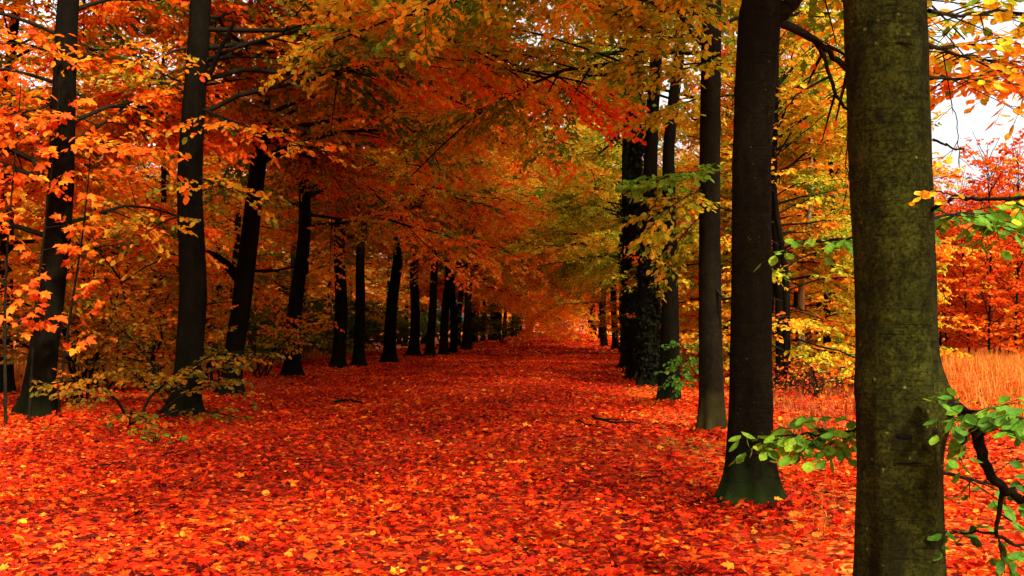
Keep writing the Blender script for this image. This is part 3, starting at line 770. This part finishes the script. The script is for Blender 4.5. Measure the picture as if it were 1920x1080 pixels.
# third right trunk: bright green spray toward the path and hanging yellow ones
branch(R3, r3b, [(1320, 330, 16.0), (1290, 322, 15.4), (1240, 335, 15.0), (1180, 352, 14.8)], 0.012, 0.004, 331, 'oval', 'green', 0.95, 0.10, d_sec=8, sec=0.42, d_leaf=14, t0=0.05, single=False)
branch(R3, r3b, [(1320, 355, 16.2), (1285, 370, 15.9), (1240, 400, 15.6), (1215, 440, 15.5)], 0.012, 0.004, 332, 'oval', 'right', 0.24, 0.105, d_sec=7, sec=0.6, d_leaf=13, t0=0.1, single=False, vsp=0.2)
branch(R3, r3b, [(1320, 400, 16.4), (1290, 430, 16.8), (1262, 470, 17.2), (1250, 520, 17.4)], 0.010, 0.004, 333, 'oval', 'right', 0.2, 0.105, d_sec=7, sec=0.6, d_leaf=12, t0=0.1, single=False, vsp=0.2)
branch(R3, r3b, [(1345, 545, 16.1), (1356, 558, 16.0), (1368, 560, 15.9), (1385, 556, 15.8)], 0.022, 0.018, 334, name='limb')
branch(R4, r4b, [(1270, 640, 22.8), (1285, 660, 22.0), (1275, 690, 21.5), (1265, 715, 21.3)], 0.012, 0.005, 341, 'oval', 'green', 0.5, 0.11, d_sec=5, sec=0.4, d_leaf=12, t0=0.1, single=False)
for sd, (a, b_, c) in enumerate([((1300, 60, 16.5), (1250, 70, 16.0), (1190, 50, 15.5)), ((1320, 120, 16.0), (1260, 130, 15.0), (1200, 110, 14.5)), ((1320, 10, 16.0), (1250, 20, 15.0), (1180, 30, 14.0)), ((1320, 180, 16.5), (1270, 200, 16.5), (1220, 230, 16.5))]):
    branch(R3, r3b, [a, b_, c], 0.016, 0.005, 350 + sd, 'oval', 'right', 0.24, 0.105, d_sec=6, sec=0.9, d_leaf=11, t0=0.1, single=False, vsp=0.15)

# ------------------------------------------------------------------ woods behind the two rows
TONE = {'wood0': 'orange', 'wood1': 'olive', 'wood2': 'reddish', 'gold0': 'orange', 'gold1': 'yellow', 'gold2': 'deep orange', 'red0': 'orange', 'red1': 'scarlet'}
def pixel_x(x, y):
    v = CAMROT.T @ (np.array([x, y, 1.6]) - CAM)
    return 960 + FPX * v[0] / -v[2]
GAPS = [(66, 'left of the leftmost trunk'), (345, 'between the first and second left trunks'), (432, 'between the second and third left trunks'), (548, 'between the third and fourth left trunks'),
        (633, 'between the fourth and fifth left trunks'), (730, 'between the fifth and seventh left trunks'), (806, 'between the seventh and ninth left trunks'), (1100, 'past the ninth left trunk'),
        (1255, 'left of the fourth right trunk'), (1335, 'between the fourth and third right trunks'), (1410, 'between the third and second right trunks'), (1550, 'just right of the second right trunk'),
        (1690, 'just left of the nearest right trunk'), (1830, 'just right of the nearest right trunk'), (9999, 'at the right edge of the picture')]
def where(x, y):
    p = pixel_x(x, y)
    return next(g for lim, g in GAPS if p < lim)
def wood(keys, name, n, xr, yr, seed, label, group, sc=(0.8, 1.2), keep=None, avoid=3.0):
    rng = np.random.default_rng(seed)
    pts, made = [], {}
    tries = 0
    while len(pts) < n and tries < 4000:
        tries += 1
        x, y = rng.uniform(*xr), rng.uniform(*yr)
        if keep is not None and not keep(x, y): continue
        if any((x - a) ** 2 + (y - b) ** 2 < avoid ** 2 for a, b in pts): continue
        pts.append((x, y))
        key = keys[int(rng.integers(len(keys)))]
        depth = 'nearer' if y < yr[0] + 0.33 * (yr[1] - yr[0]) else 'farther' if y > yr[0] + 0.67 * (yr[1] - yr[0]) else 'middling'
        lab = label if '%s' not in label else label % (depth, TONE[key], where(x, y))
        e = place_tree(key, name, x, y, rng.uniform(0, 6.28), (rng.uniform(-0.05, 0.05), rng.uniform(-0.04, 0.04)), rng.uniform(*sc), lab, group=group)
        made.setdefault(lab, []).append((pixel_x(x, y), e))
    spread_labels(made)
def spread_labels(made):
    names = {2: ['more to the left', 'more to the right'], 3: ['leftmost of three', 'middle of three', 'rightmost of three'], 4: ['leftmost of four', 'second of four', 'third of four', 'rightmost of four']}
    for lab, es in made.items():
        es.sort(key=lambda q: q[0])
        nm = ['two', 'three', 'four', 'five', 'six', 'seven', 'eight', 'nine', 'ten', 'eleven', 'twelve']
        for k in range(5, 13):
            names[k] = ['leftmost of ' + nm[k - 2]] + [ORD[q] + ' of ' + nm[k - 2] for q in range(1, k - 1)] + ['rightmost of ' + nm[k - 2]]
        if len(es) in names:
            for (_, e), w in zip(es, names[len(es)]):
                e['label'] = lab + ', ' + w
wood(['wood0', 'wood1', 'wood2'], 'woodland_tree', 60, (-34, -12.0), (16, 100), 401, '%s %s woodland tree %s', 'trees of the wood behind the left row',
     keep=lambda x, y: x > -1085 / 2060 * y - 5, avoid=3.2)
wood(['gold0', 'gold1', 'gold2'], 'golden_tree', 50, (4.2, 28), (17, 80), 402, '%s %s autumn tree %s', 'golden trees behind the right row',
     keep=lambda x, y: 0.08 * y + 2.0 < x < 0.275 * y + 0.3 and not (y < 34 and x > 0.19 * y), avoid=2.6)
q = at(1497, 340, 30.0)
place_tree('gold1', 'birch_tree', q[0], q[1], 0.5, (0.04, 0), 0.9, 'pale trunked golden birch lit up right of the second right trunk', group=None, bark=M_BIRCH)
wood(['red0', 'red1'], 'young_maple', 30, (14, 40), (44, 66), 403, '%s thin %s young tree %s', 'red young trees beyond the grass',
     keep=lambda x, y: 0.30 * y < x < 0.47 * y, avoid=1.6, sc=(0.85, 1.2))
wood(['wood0', 'wood1', 'gold1'], 'woodland_tree', 10, (-30, 30), (300, 350), 404, 'far tree closing the end of the avenue', 'trees closing the end of the avenue', sc=(1.2, 1.7), avoid=5)

def wood_mass(name, label, clumps, seed, n, rad, leaf, pal, v):
    rng = np.random.default_rng(seed)
    c = np.repeat(clumps, n, axis=0)
    r = nrm(rng.standard_normal((len(c), 3))) * (rng.random((len(c), 1)) ** 0.5) * rad
    vv = np.repeat(v + 0.2 * rng.standard_normal(len(clumps)), n) + 0.12 * rng.standard_normal(len(c))
    pos = c + r * np.array([1.3, 1.3, 0.7])
    V, F, C = leaves(LEAF_FAR, pos, rng.standard_normal((len(c), 3)), np.array([0, 0, 1.0]) + 0.8 * rng.standard_normal((len(c), 3)), leaf * rng.uniform(0.6, 1.4, len(c)), ramp(pal, vv))
    obj(name, mesh_from(name, [(V, F, 0, C)], [M_LEAF]), kind='stuff', label=label, category='woodland')
rm = np.random.default_rng(83)
def mass_points(n, xf, yr, zf):
    y = rm.uniform(*yr, n); x = xf(y, rm.random(n)); z = zf(x, y) * rm.random(n)
    return np.stack([x, y, z + 0.3], -1)
wood_mass('far_woodland', 'mass of far autumn woodland behind the left row', mass_points(900, lambda y, u: -24 - 30 * u, (22, 200), lambda x, y: 9 + 3 * np.sin(x)), 84, 28, 1.8, 0.6, PAL_LEFT, 0.45)
wood_mass('far_woodland', 'mass of far golden woodland behind the right row', mass_points(600, lambda y, u: 6 + (0.30 * y - 4) * u, (70, 220), lambda x, y: 12 + 3 * np.sin(x)), 85, 28, 1.8, 0.58, PAL_RIGHT, 0.62)
wood_mass('far_woodland', 'low red woodland on the horizon beyond the straw grass', mass_points(300, lambda y, u: 0.28 * y + 0.22 * y * u, (66, 90), lambda x, y: 6.0 + 0 * x), 86, 60, 1.3, 0.3, PAL_RED, 0.35)

wood_mass('far_woodland', 'pale far foliage closing the end of the avenue', mass_points(260, lambda y, u: -32 + 60 * u, (290, 320), lambda x, y: 13 + 2 * np.sin(x)), 87, 50, 2.6, 0.9, PAL_RIGHT, 0.85)

# ------------------------------------------------------------------ shrubs and saplings at the left edge
def shrub(name, x, y, seed, n, hgt, spread, pal, v, leaf, label, tpl=LEAF_BEECH, group=None, d_leaf=14, stem_up=1.1, category='shrub', flat=0.55):
    rng = np.random.default_rng(seed)
    e = thing(name, (x, y, float(height(x, y)) - 0.03), label, category, group)
    z = np.zeros(n)
    ln = rng.uniform(0.6, 1.15, n) * hgt
    P, R = make_limbs(rng, lambda z: np.stack([0.12 * rng.standard_normal(n), 0.12 * rng.standard_normal(n), z], -1), z, rng.uniform(0, 6.28, n), ln,
                      stem_up + 0.2 * rng.standard_normal(n), np.full(n, spread), 0.008 * ln)
    for i in range(n):
        obj('stem', mesh_from('stem', [(*tubes(P[i:i + 1], R[i:i + 1], 6), 0, None)], [M_TWIG], (0,)), e)
    ch = foliage(rng, P, ln, leaf, tpl, pal, v, d_sec=5.5, d_twig=8, d_leaf=d_leaf * 1.4, sec_len=0.4, flat=flat, t0=0.25)
    obj('foliage', mesh_from('foliage', ch, [M_TWIG, M_LEAF], (0,)), e, kind='stuff')
    return e
q = on_ground(250, 800); shrub('beech_shrub', q[0], q[1], 501, 5, 2.2, 1.1, PAL_OLIVE, 0.62, 0.10, 'low olive and orange beech shrub spreading at the foot of the second left trunk', stem_up=0.95)
q = on_ground(330, 772); shrub('beech_shrub', q[0], q[1], 502, 6, 2.8, 1.0, PAL_OLIVE, 0.5, 0.10, 'taller olive leaved shrub around the second left trunk', stem_up=1.0)
q = on_ground(150, 770); shrub('beech_shrub', q[0], q[1], 504, 6, 3.6, 0.9, PAL_OLIVE, 0.7, 0.10, 'loose orange leaved shrub right of the leftmost trunk', stem_up=1.2)
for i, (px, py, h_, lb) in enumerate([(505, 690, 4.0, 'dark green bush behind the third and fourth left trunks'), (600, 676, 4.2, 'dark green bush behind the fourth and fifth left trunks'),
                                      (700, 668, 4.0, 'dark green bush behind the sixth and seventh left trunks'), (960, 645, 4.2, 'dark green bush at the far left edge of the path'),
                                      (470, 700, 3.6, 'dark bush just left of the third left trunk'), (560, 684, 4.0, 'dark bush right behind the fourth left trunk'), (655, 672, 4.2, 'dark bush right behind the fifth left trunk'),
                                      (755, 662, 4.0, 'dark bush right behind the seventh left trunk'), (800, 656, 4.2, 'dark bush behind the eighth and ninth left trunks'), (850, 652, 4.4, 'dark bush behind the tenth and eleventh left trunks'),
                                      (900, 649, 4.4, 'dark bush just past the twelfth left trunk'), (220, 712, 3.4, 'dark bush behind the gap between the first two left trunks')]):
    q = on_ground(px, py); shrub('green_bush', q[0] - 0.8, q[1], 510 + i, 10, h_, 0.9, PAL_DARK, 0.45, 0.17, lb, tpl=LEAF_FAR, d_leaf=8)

for i, (px, py, h_, v, lb) in enumerate([(195, 748, 4.2, 0.62, 'airy orange shrub behind the gap right of the leftmost trunk'), (285, 742, 4.0, 0.5, 'airy olive orange shrub just left of the second left trunk'),
                                         (395, 728, 4.0, 0.55, 'airy shrub in the gap between the second and third left trunks'), (490, 716, 3.4, 0.45, 'airy olive shrub just right of the third left trunk')]):
    q = on_ground(px, py); shrub('beech_shrub', q[0], q[1], 540 + i, 6, h_, 0.9, PAL_LEFT, v, 0.12, lb, tpl=LEAF_FAR, d_leaf=9, stem_up=1.15)
q = on_ground(1165, 666); shrub('golden_bush', 3.3, q[1], 520, 9, 4.6, 1.2, PAL_RIGHT, 0.6, 0.16, 'gold orange bush past the dark clump on the right path edge', tpl=LEAF_FAR, d_leaf=8)
for i, (px, py, h_, lb) in enumerate([(1530, 752, 1.6, 'red twiggy bramble between the second and nearest right trunks'), (1585, 735, 1.9, 'orange bramble half hidden behind the nearest right trunk'), (1490, 740, 1.3, 'low bramble at the foot of the thin trunk behind')]):
    q = on_ground(px, py); shrub('bramble', q[0], q[1], 525 + i, 12, h_, 1.5, PAL_RED, 0.35, 0.075, lb, tpl=LEAF_FAR, d_leaf=5)
def sapling(x, y, seed, hgt, n_tw, leaf, label, lean, v=0.48, top=1.0):
    rng = np.random.default_rng(seed)
    e = thing('maple_sapling', (x, y, float(height(x, y)) - 0.03), label, 'sapling', 'red saplings at the left edge')
    K = 10
    s = np.linspace(0, 1, K)
    P = np.zeros((1, K, 3)); P[0, :, 2] = hgt * s; P[0, :, 0] = lean * s * hgt + 0.06 * np.sin(5 * s + seed); P[0, :, 1] = 0.05 * np.sin(4 * s + seed * 2)
    obj('trunk', mesh_from('trunk', [(*tubes(P, np.linspace(0.028, 0.008, K)[None], 8), 0, None)], [M_TWIG], (0,)), e)
    S, sl, si, st = kids(rng, P, np.array([hgt]), n_tw / hgt, 0.22, 1.0, 0.9, lambda t, l: 0.9 * (1.25 - 0.7 * t), 0.12, 0.5, 6, plane=2.0)
    for i in range(len(S)):
        b = obj('branch', mesh_from('branch', [(*tubes(S[i:i + 1], np.linspace(0.007, 0.003, 6)[None], 5), 0, None)], [M_TWIG], (0,)), e)
        A, _, ai, at_ = kids(rng, S[i:i + 1], sl[i:i + 1], 15, 0.3, 1.02, 0.8, lambda t, l: leaf + 0 * t, 0, 0.3, 2)
        for j in range(len(A)):
            d = nrm(A[j, 1] - A[j, 0]); d[2] -= 0.7
            q = obj('leaf', leaf_mesh('maple', 'red', float(np.clip(v + 0.2 * rng.standard_normal(), 0, 1))), b)
            q.matrix_local = leaf_matrix(A[j, 0] + d * 0.04, d, np.array([0.2, -0.7, 0.8]) + 0.4 * rng.standard_normal(3), leaf * rng.uniform(0.7, 1.25))
    return e
for i, (px, py, h_, ln, lb) in enumerate([(8, 806, 5.2, 0.02, 'thin red leaved sapling at the very edge, in front of the leftmost trunk'),
                                          (54, 800, 6.0, 0.07, 'thin leaning orange maple sapling in front of the leftmost trunk'),
                                          (112, 792, 4.6, 0.10, 'thin orange maple sapling just right of the leftmost trunk'),
                                          (165, 730, 5.5, 0.02, 'thin straight sapling farther back between the first two left trunks')]):
    q = on_ground(px, py)
    sapling(q[0], q[1], 530 + i, h_, 18, 0.165, lb, ln)

# ------------------------------------------------------------------ grass
def grass(name, label, spots, seed, hgt, pal, width=0.008, lean=0.35):
    rng = np.random.default_rng(seed)
    n = len(spots)
    base = np.stack([spots[:, 0], spots[:, 1], height(spots[:, 0], spots[:, 1]) - 0.02], -1)
    h_ = hgt * rng.uniform(0.45, 1.15, n)
    a = rng.uniform(0, 6.28, n)
    d = np.stack([np.cos(a), np.sin(a), 0 * a], -1)
    sd = np.stack([-np.sin(a), np.cos(a), 0 * a], -1)
    ln = lean * rng.uniform(0.2, 1.6, n)
    w = (width * rng.uniform(0.6, 1.4, n))[:, None]
    up = np.array([0, 0, 1.0])
    mid = base + up * (h_ * 0.6)[:, None] + d * (h_ * ln * 0.35)[:, None]
    tip = base + up * (h_ * (1 - 0.25 * ln))[:, None] + d * (h_ * ln)[:, None]
    V = np.stack([base - sd * w, base + sd * w, mid - sd * w * 0.8, mid + sd * w * 0.8, tip], 1).reshape(-1, 3)
    o = (np.arange(n) * 5)[:, None]
    F = np.concatenate([o + np.array([[0, 1, 3]]), o + np.array([[0, 3, 2]]), o + np.array([[2, 3, 4]])])
    C = np.repeat(ramp(pal, rng.random(n)), 5, axis=0)
    ob = obj(name, mesh_from(name, [(V, F, 0, C)], [M_GRASS]), kind='stuff', label=label, category='grass')
    return ob
STRAW = [(0.24, 0.05, 0.004), (0.46, 0.125, 0.008), (0.60, 0.21, 0.013), (0.36, 0.07, 0.005)]
rq = np.random.default_rng(61)
def scatter(n, xr, yr, keep=None):
    p = np.stack([rq.uniform(*xr, n), rq.uniform(*yr, n)], -1)
    c = p[rq.integers(0, max(1, n // 60), n)]
    m = rq.random(n) < 0.6
    p[m] = c[m] + 0.22 * rq.standard_normal((m.sum(), 2))
    return p if keep is None else p[keep(p[:, 0], p[:, 1])]
grass('straw_grass', 'tall straw coloured dry grass beyond the right trunks', scatter(36000, (5.5, 30), (19, 50), lambda x, y: (x > 0.29 * y + 0.5) & (x < 0.46 * y + 2)), 62, 0.62, STRAW, 0.006, 0.75)
grass('rusty_grass', 'rusty tangled grass between the second and nearest right trunks', scatter(16000, (2.6, 12), (13.5, 34), lambda x, y: (x > 0.14 * y + 0.7) & (x < 0.31 * y + 0.5)), 63, 0.30,
      [(0.10, 0.018, 0.004), (0.22, 0.035, 0.005), (0.40, 0.12, 0.008)], 0.005, 0.9)
grass('pale_grass', 'pale straw grass in the gap behind the left row', scatter(18000, (-30, -11), (27, 60)), 64, 0.6, STRAW, 0.012)
tuft = []
for px, py, n, r in [(1530, 950, 110, 0.35), (1500, 900, 70, 0.3), (1280, 790, 160, 0.5), (1560, 1000, 60, 0.3), (1240, 760, 90, 0.4), (1180, 850, 60, 0.5), (1300, 850, 120, 0.4)]:
    c = on_ground(px, py)
    tuft.append(np.stack([c[0] + r * rq.standard_normal(n), c[1] + r * rq.standard_normal(n)], -1))
grass('verge_grass', 'thin dry grass poking through the leaves by the right trunks', np.concatenate(tuft), 65, 0.2, [(0.12, 0.09, 0.01), (0.28, 0.15, 0.015), (0.36, 0.2, 0.02)], 0.0025, 1.1)

# ------------------------------------------------------------------ fallen leaves
rl = np.random.default_rng(77)
def litter_value(x, y, rng):
    n = len(x)
    patch = 0.10 * np.sin(0.9 * x + 0.4 * y) * np.sin(0.7 * y - 0.5 * x + 1) + 0.06 * np.sin(2.1 * x - 1.3 * y)
    v = np.minimum(0.425 + patch + 0.25 * rng.standard_normal(n), 0.95)
    return v
def litter(zone, per_m2, tpls, size, keep, lift, tilt, edge=1.0):
    x0, x1, y0, y1 = zone
    n = int((x1 - x0) * (y1 - y0) * per_m2)
    x, y = rl.uniform(x0, x1, n), rl.uniform(y0, y1, n)
    drift = np.sin(1.1 * x + 0.6 * y + 2 * np.sin(0.35 * y)) * np.sin(0.8 * y - 0.9 * x) + 0.6 * np.sin(2.7 * x + 1.9 * y)
    k = keep(x, y) & (rl.random(n) < 0.86 + 0.3 * drift)
    x, y = x[k], y[k]
    out = []
    which = rl.integers(len(tpls), size=len(x))
    for i, t in enumerate(tpls):
        m = which == i
        xx, yy = x[m], y[m]
        n = len(xx)
        a = rl.uniform(0, 6.28, n)
        d = np.stack([np.cos(a), np.sin(a), 0.12 * rl.standard_normal(n)], -1)
        up = np.array([0, 0, 1.0]) + tilt * rl.standard_normal((n, 3))
        pos = np.stack([xx, yy, height(xx, yy) + 0.02 + lift * rl.random(n)], -1)
        V, F, C = leaves(t, pos, d, up, size * rl.uniform(0.55, 1.3, n), ramp(PAL_LITTER, litter_value(xx, yy, rl)) * rl.uniform(0.62, 1.1, (n, 1)))
        out.append((V, F, 0, C))
    return out
def in_view(m):
    return lambda x, y: (x > -0.528 * y - m) & (x < 0.408 * y + m)
ch = []
ch += litter((-7.5, 6, 5.0, 12), 230, [MAPLE_UP, MAPLE_DOWN, OAK_UP, OAK_DOWN], 0.078, in_view(1.2), 0.06, 0.45)
ch += litter((-7.5, 6, 5.0, 12), 310, [LEAF_BEECH], 0.052, in_view(1.2), 0.06, 0.6)
ch += litter((-13, 10, 12, 22), 90, [MAPLE_DOWN, OAK_UP], 0.092, in_view(1.2), 0.05, 0.42)
ch += litter((-13, 10, 12, 22), 190, [LEAF_FAR], 0.065, in_view(1.2), 0.05, 0.5)
ch += litter((-13, 3.5, 22, 60), 135, [LEAF_FAR], 0.088, in_view(1.5), 0.05, 0.4)
ch += litter((-30, -9, 22, 60), 14, [LEAF_FAR], 0.16, in_view(1.5), 0.05, 0.4)
ch += litter((2, 14, 22, 40), 55, [LEAF_FAR], 0.12, in_view(1.5), 0.05, 0.4)
ch += litter((-11, 4, 60, 200), 14, [LEAF_FAR], 0.22, lambda x, y: x > -99, 0.05, 0.35)
for (cx, cy, r, n) in [(r2b[0], r2b[1], 0.30, 260), (r3b[0], r3b[1], 0.24, 220), (r4b[0], r4b[1], 0.26, 200)] + [(e.location.x, e.location.y, 0.38, 200) for e in LEFT[:6]]:
    a = rl.uniform(0, 6.28, n); q = np.abs(rl.standard_normal(n))
    rr = r * (1.0 + 0.55 * q) + 0.02
    xx, yy = cx + rr * np.cos(a), cy + rr * np.sin(a)
    zz = height(xx, yy) + 0.03 + 0.09 * np.exp(-2 * q) * rl.random(n)
    V, F, C = leaves(MAPLE_DOWN, np.stack([xx, yy, zz], -1), np.stack([np.cos(a + 1), np.sin(a + 1), 0.5 * rl.standard_normal(n)], -1), np.stack([0.8 * np.cos(a), 0.8 * np.sin(a), 0 * a + 1], -1) + 0.5 * rl.standard_normal((n, 3)),
                     0.095 * rl.uniform(0.6, 1.2, n), ramp(PAL_LITTER, litter_value(xx, yy, rl)) * rl.uniform(0.6, 1.1, (n, 1)))
    ch.append((V, F, 0, C))
obj('fallen_leaves', mesh_from('fallen_leaves', ch, [M_LITTER]), kind='stuff', label='red and orange fallen leaves carpeting the whole path', category='fallen leaves')

# the largest leaves in front, one by one, on the path
for i in range(300):
    while True:
        px, py = rl.uniform(-10, 1600), rl.uniform(905, 1085) if i > 60 else rl.uniform(860, 950)
        g = on_ground(px, py)
        if g[0] < 1.6: break
    a = rl.uniform(0, 6.28)
    v = float(np.clip(0.50 + 0.2 * rl.standard_normal(), 0.1, 1))
    k = ['maple', 'maple_up', 'oak', 'oak_down', 'maple', 'oval'][int(rl.integers(6))]
    q = obj('fallen_leaf', leaf_mesh(k, 'litter', v), path)
    up = np.array([0, 0, 1.0]) + 0.28 * rl.standard_normal(3)
    q.matrix_local = leaf_matrix((g[0], g[1], g[2] + 0.065 + 0.02 * rl.random()), (math.cos(a), math.sin(a), 0.1 * rl.standard_normal()), up, (0.075 if k == 'oval' else 0.10) * rl.uniform(0.7, 1.25))

# ------------------------------------------------------------------ small things on the ground
def stick(line, r, label, seed, forks=()):
    rng = np.random.default_rng(seed)
    pts = np.array([on_ground(*q) for q in line]); pts[:, 2] += 0.06 + r
    P = smooth_line(pts, 14)
    P += 0.008 * rng.standard_normal(P.shape)
    base = P[0].copy()
    ch = [(*tubes((P - base)[None], np.linspace(r, r * 0.4, 14)[None], 7), 0, None)]
    for t, dx, dy, dz in forks:
        p0 = P[int(t * 13)] - base
        Q = p0 + np.linspace(0, 1, 5)[:, None] * np.array([dx, dy, dz])
        ch.append((*tubes(Q[None], np.linspace(r * 0.6, r * 0.3, 5)[None], 6), 0, None))
    thing('fallen_stick', base, label, 'stick', None, mesh_from('fallen_stick', ch, [M_BARK_DARK], (0,)))
stick([(1110, 786), (1140, 798), (1175, 800), (1200, 804)], 0.022, 'bent dark stick on the leaves at the right side of the path', 601, [(0.3, 0.3, -0.5, 0.03)])
stick([(1080, 796), (1105, 806), (1145, 818)], 0.016, 'thin dark stick just before the bent stick on the path', 602)
stick([(630, 762), (655, 760), (680, 768)], 0.03, 'short dark stick lying in the shade at the left of the path', 603)
stick([(170, 888), (215, 876), (240, 874)], 0.012, 'thin stick on the leaves at the left foreground', 604)
stick([(305, 862), (330, 856), (352, 852)], 0.012, 'thin stick below the small green seedlings', 605)

def seedling(px, py, seed, n, s, label):
    rng = np.random.default_rng(seed)
    g = on_ground(px, py)
    e = thing('green_seedling', (g[0], g[1], g[2] + 0.02), label, 'seedling', 'green seedlings by the left verge')
    for i in range(n):
        a = rng.uniform(0, 6.28); h_ = rng.uniform(0.06, 0.2)
        top = np.array([0.09 * math.cos(a) * rng.uniform(.3, 1.5), 0.09 * math.sin(a), h_])
        P = np.linspace(0, 1, 4)[:, None] * top
        st = obj('stem', mesh_from('stem', [(*tubes(P[None], np.full((1, 4), 0.003), 5), 0, None)], [M_TWIG]), e)
        q = obj('leaf', leaf_mesh('oval', 'green', float(rng.uniform(0.4, 1))), e)
        q.matrix_local = leaf_matrix(top, (math.cos(a), math.sin(a), 0.1), np.array([0, -0.3, 1.0]) + 0.3 * rng.standard_normal(3), s * rng.uniform(0.7, 1.2))
seedling(292, 838, 611, 16, 0.11, 'small bright green seedling on the leaves below the shrub')
seedling(330, 840, 612, 10, 0.10, 'low green seedling right beside the brighter one')
seedling(265, 830, 613, 8, 0.09, 'tiny green seedling at the shrub edge')
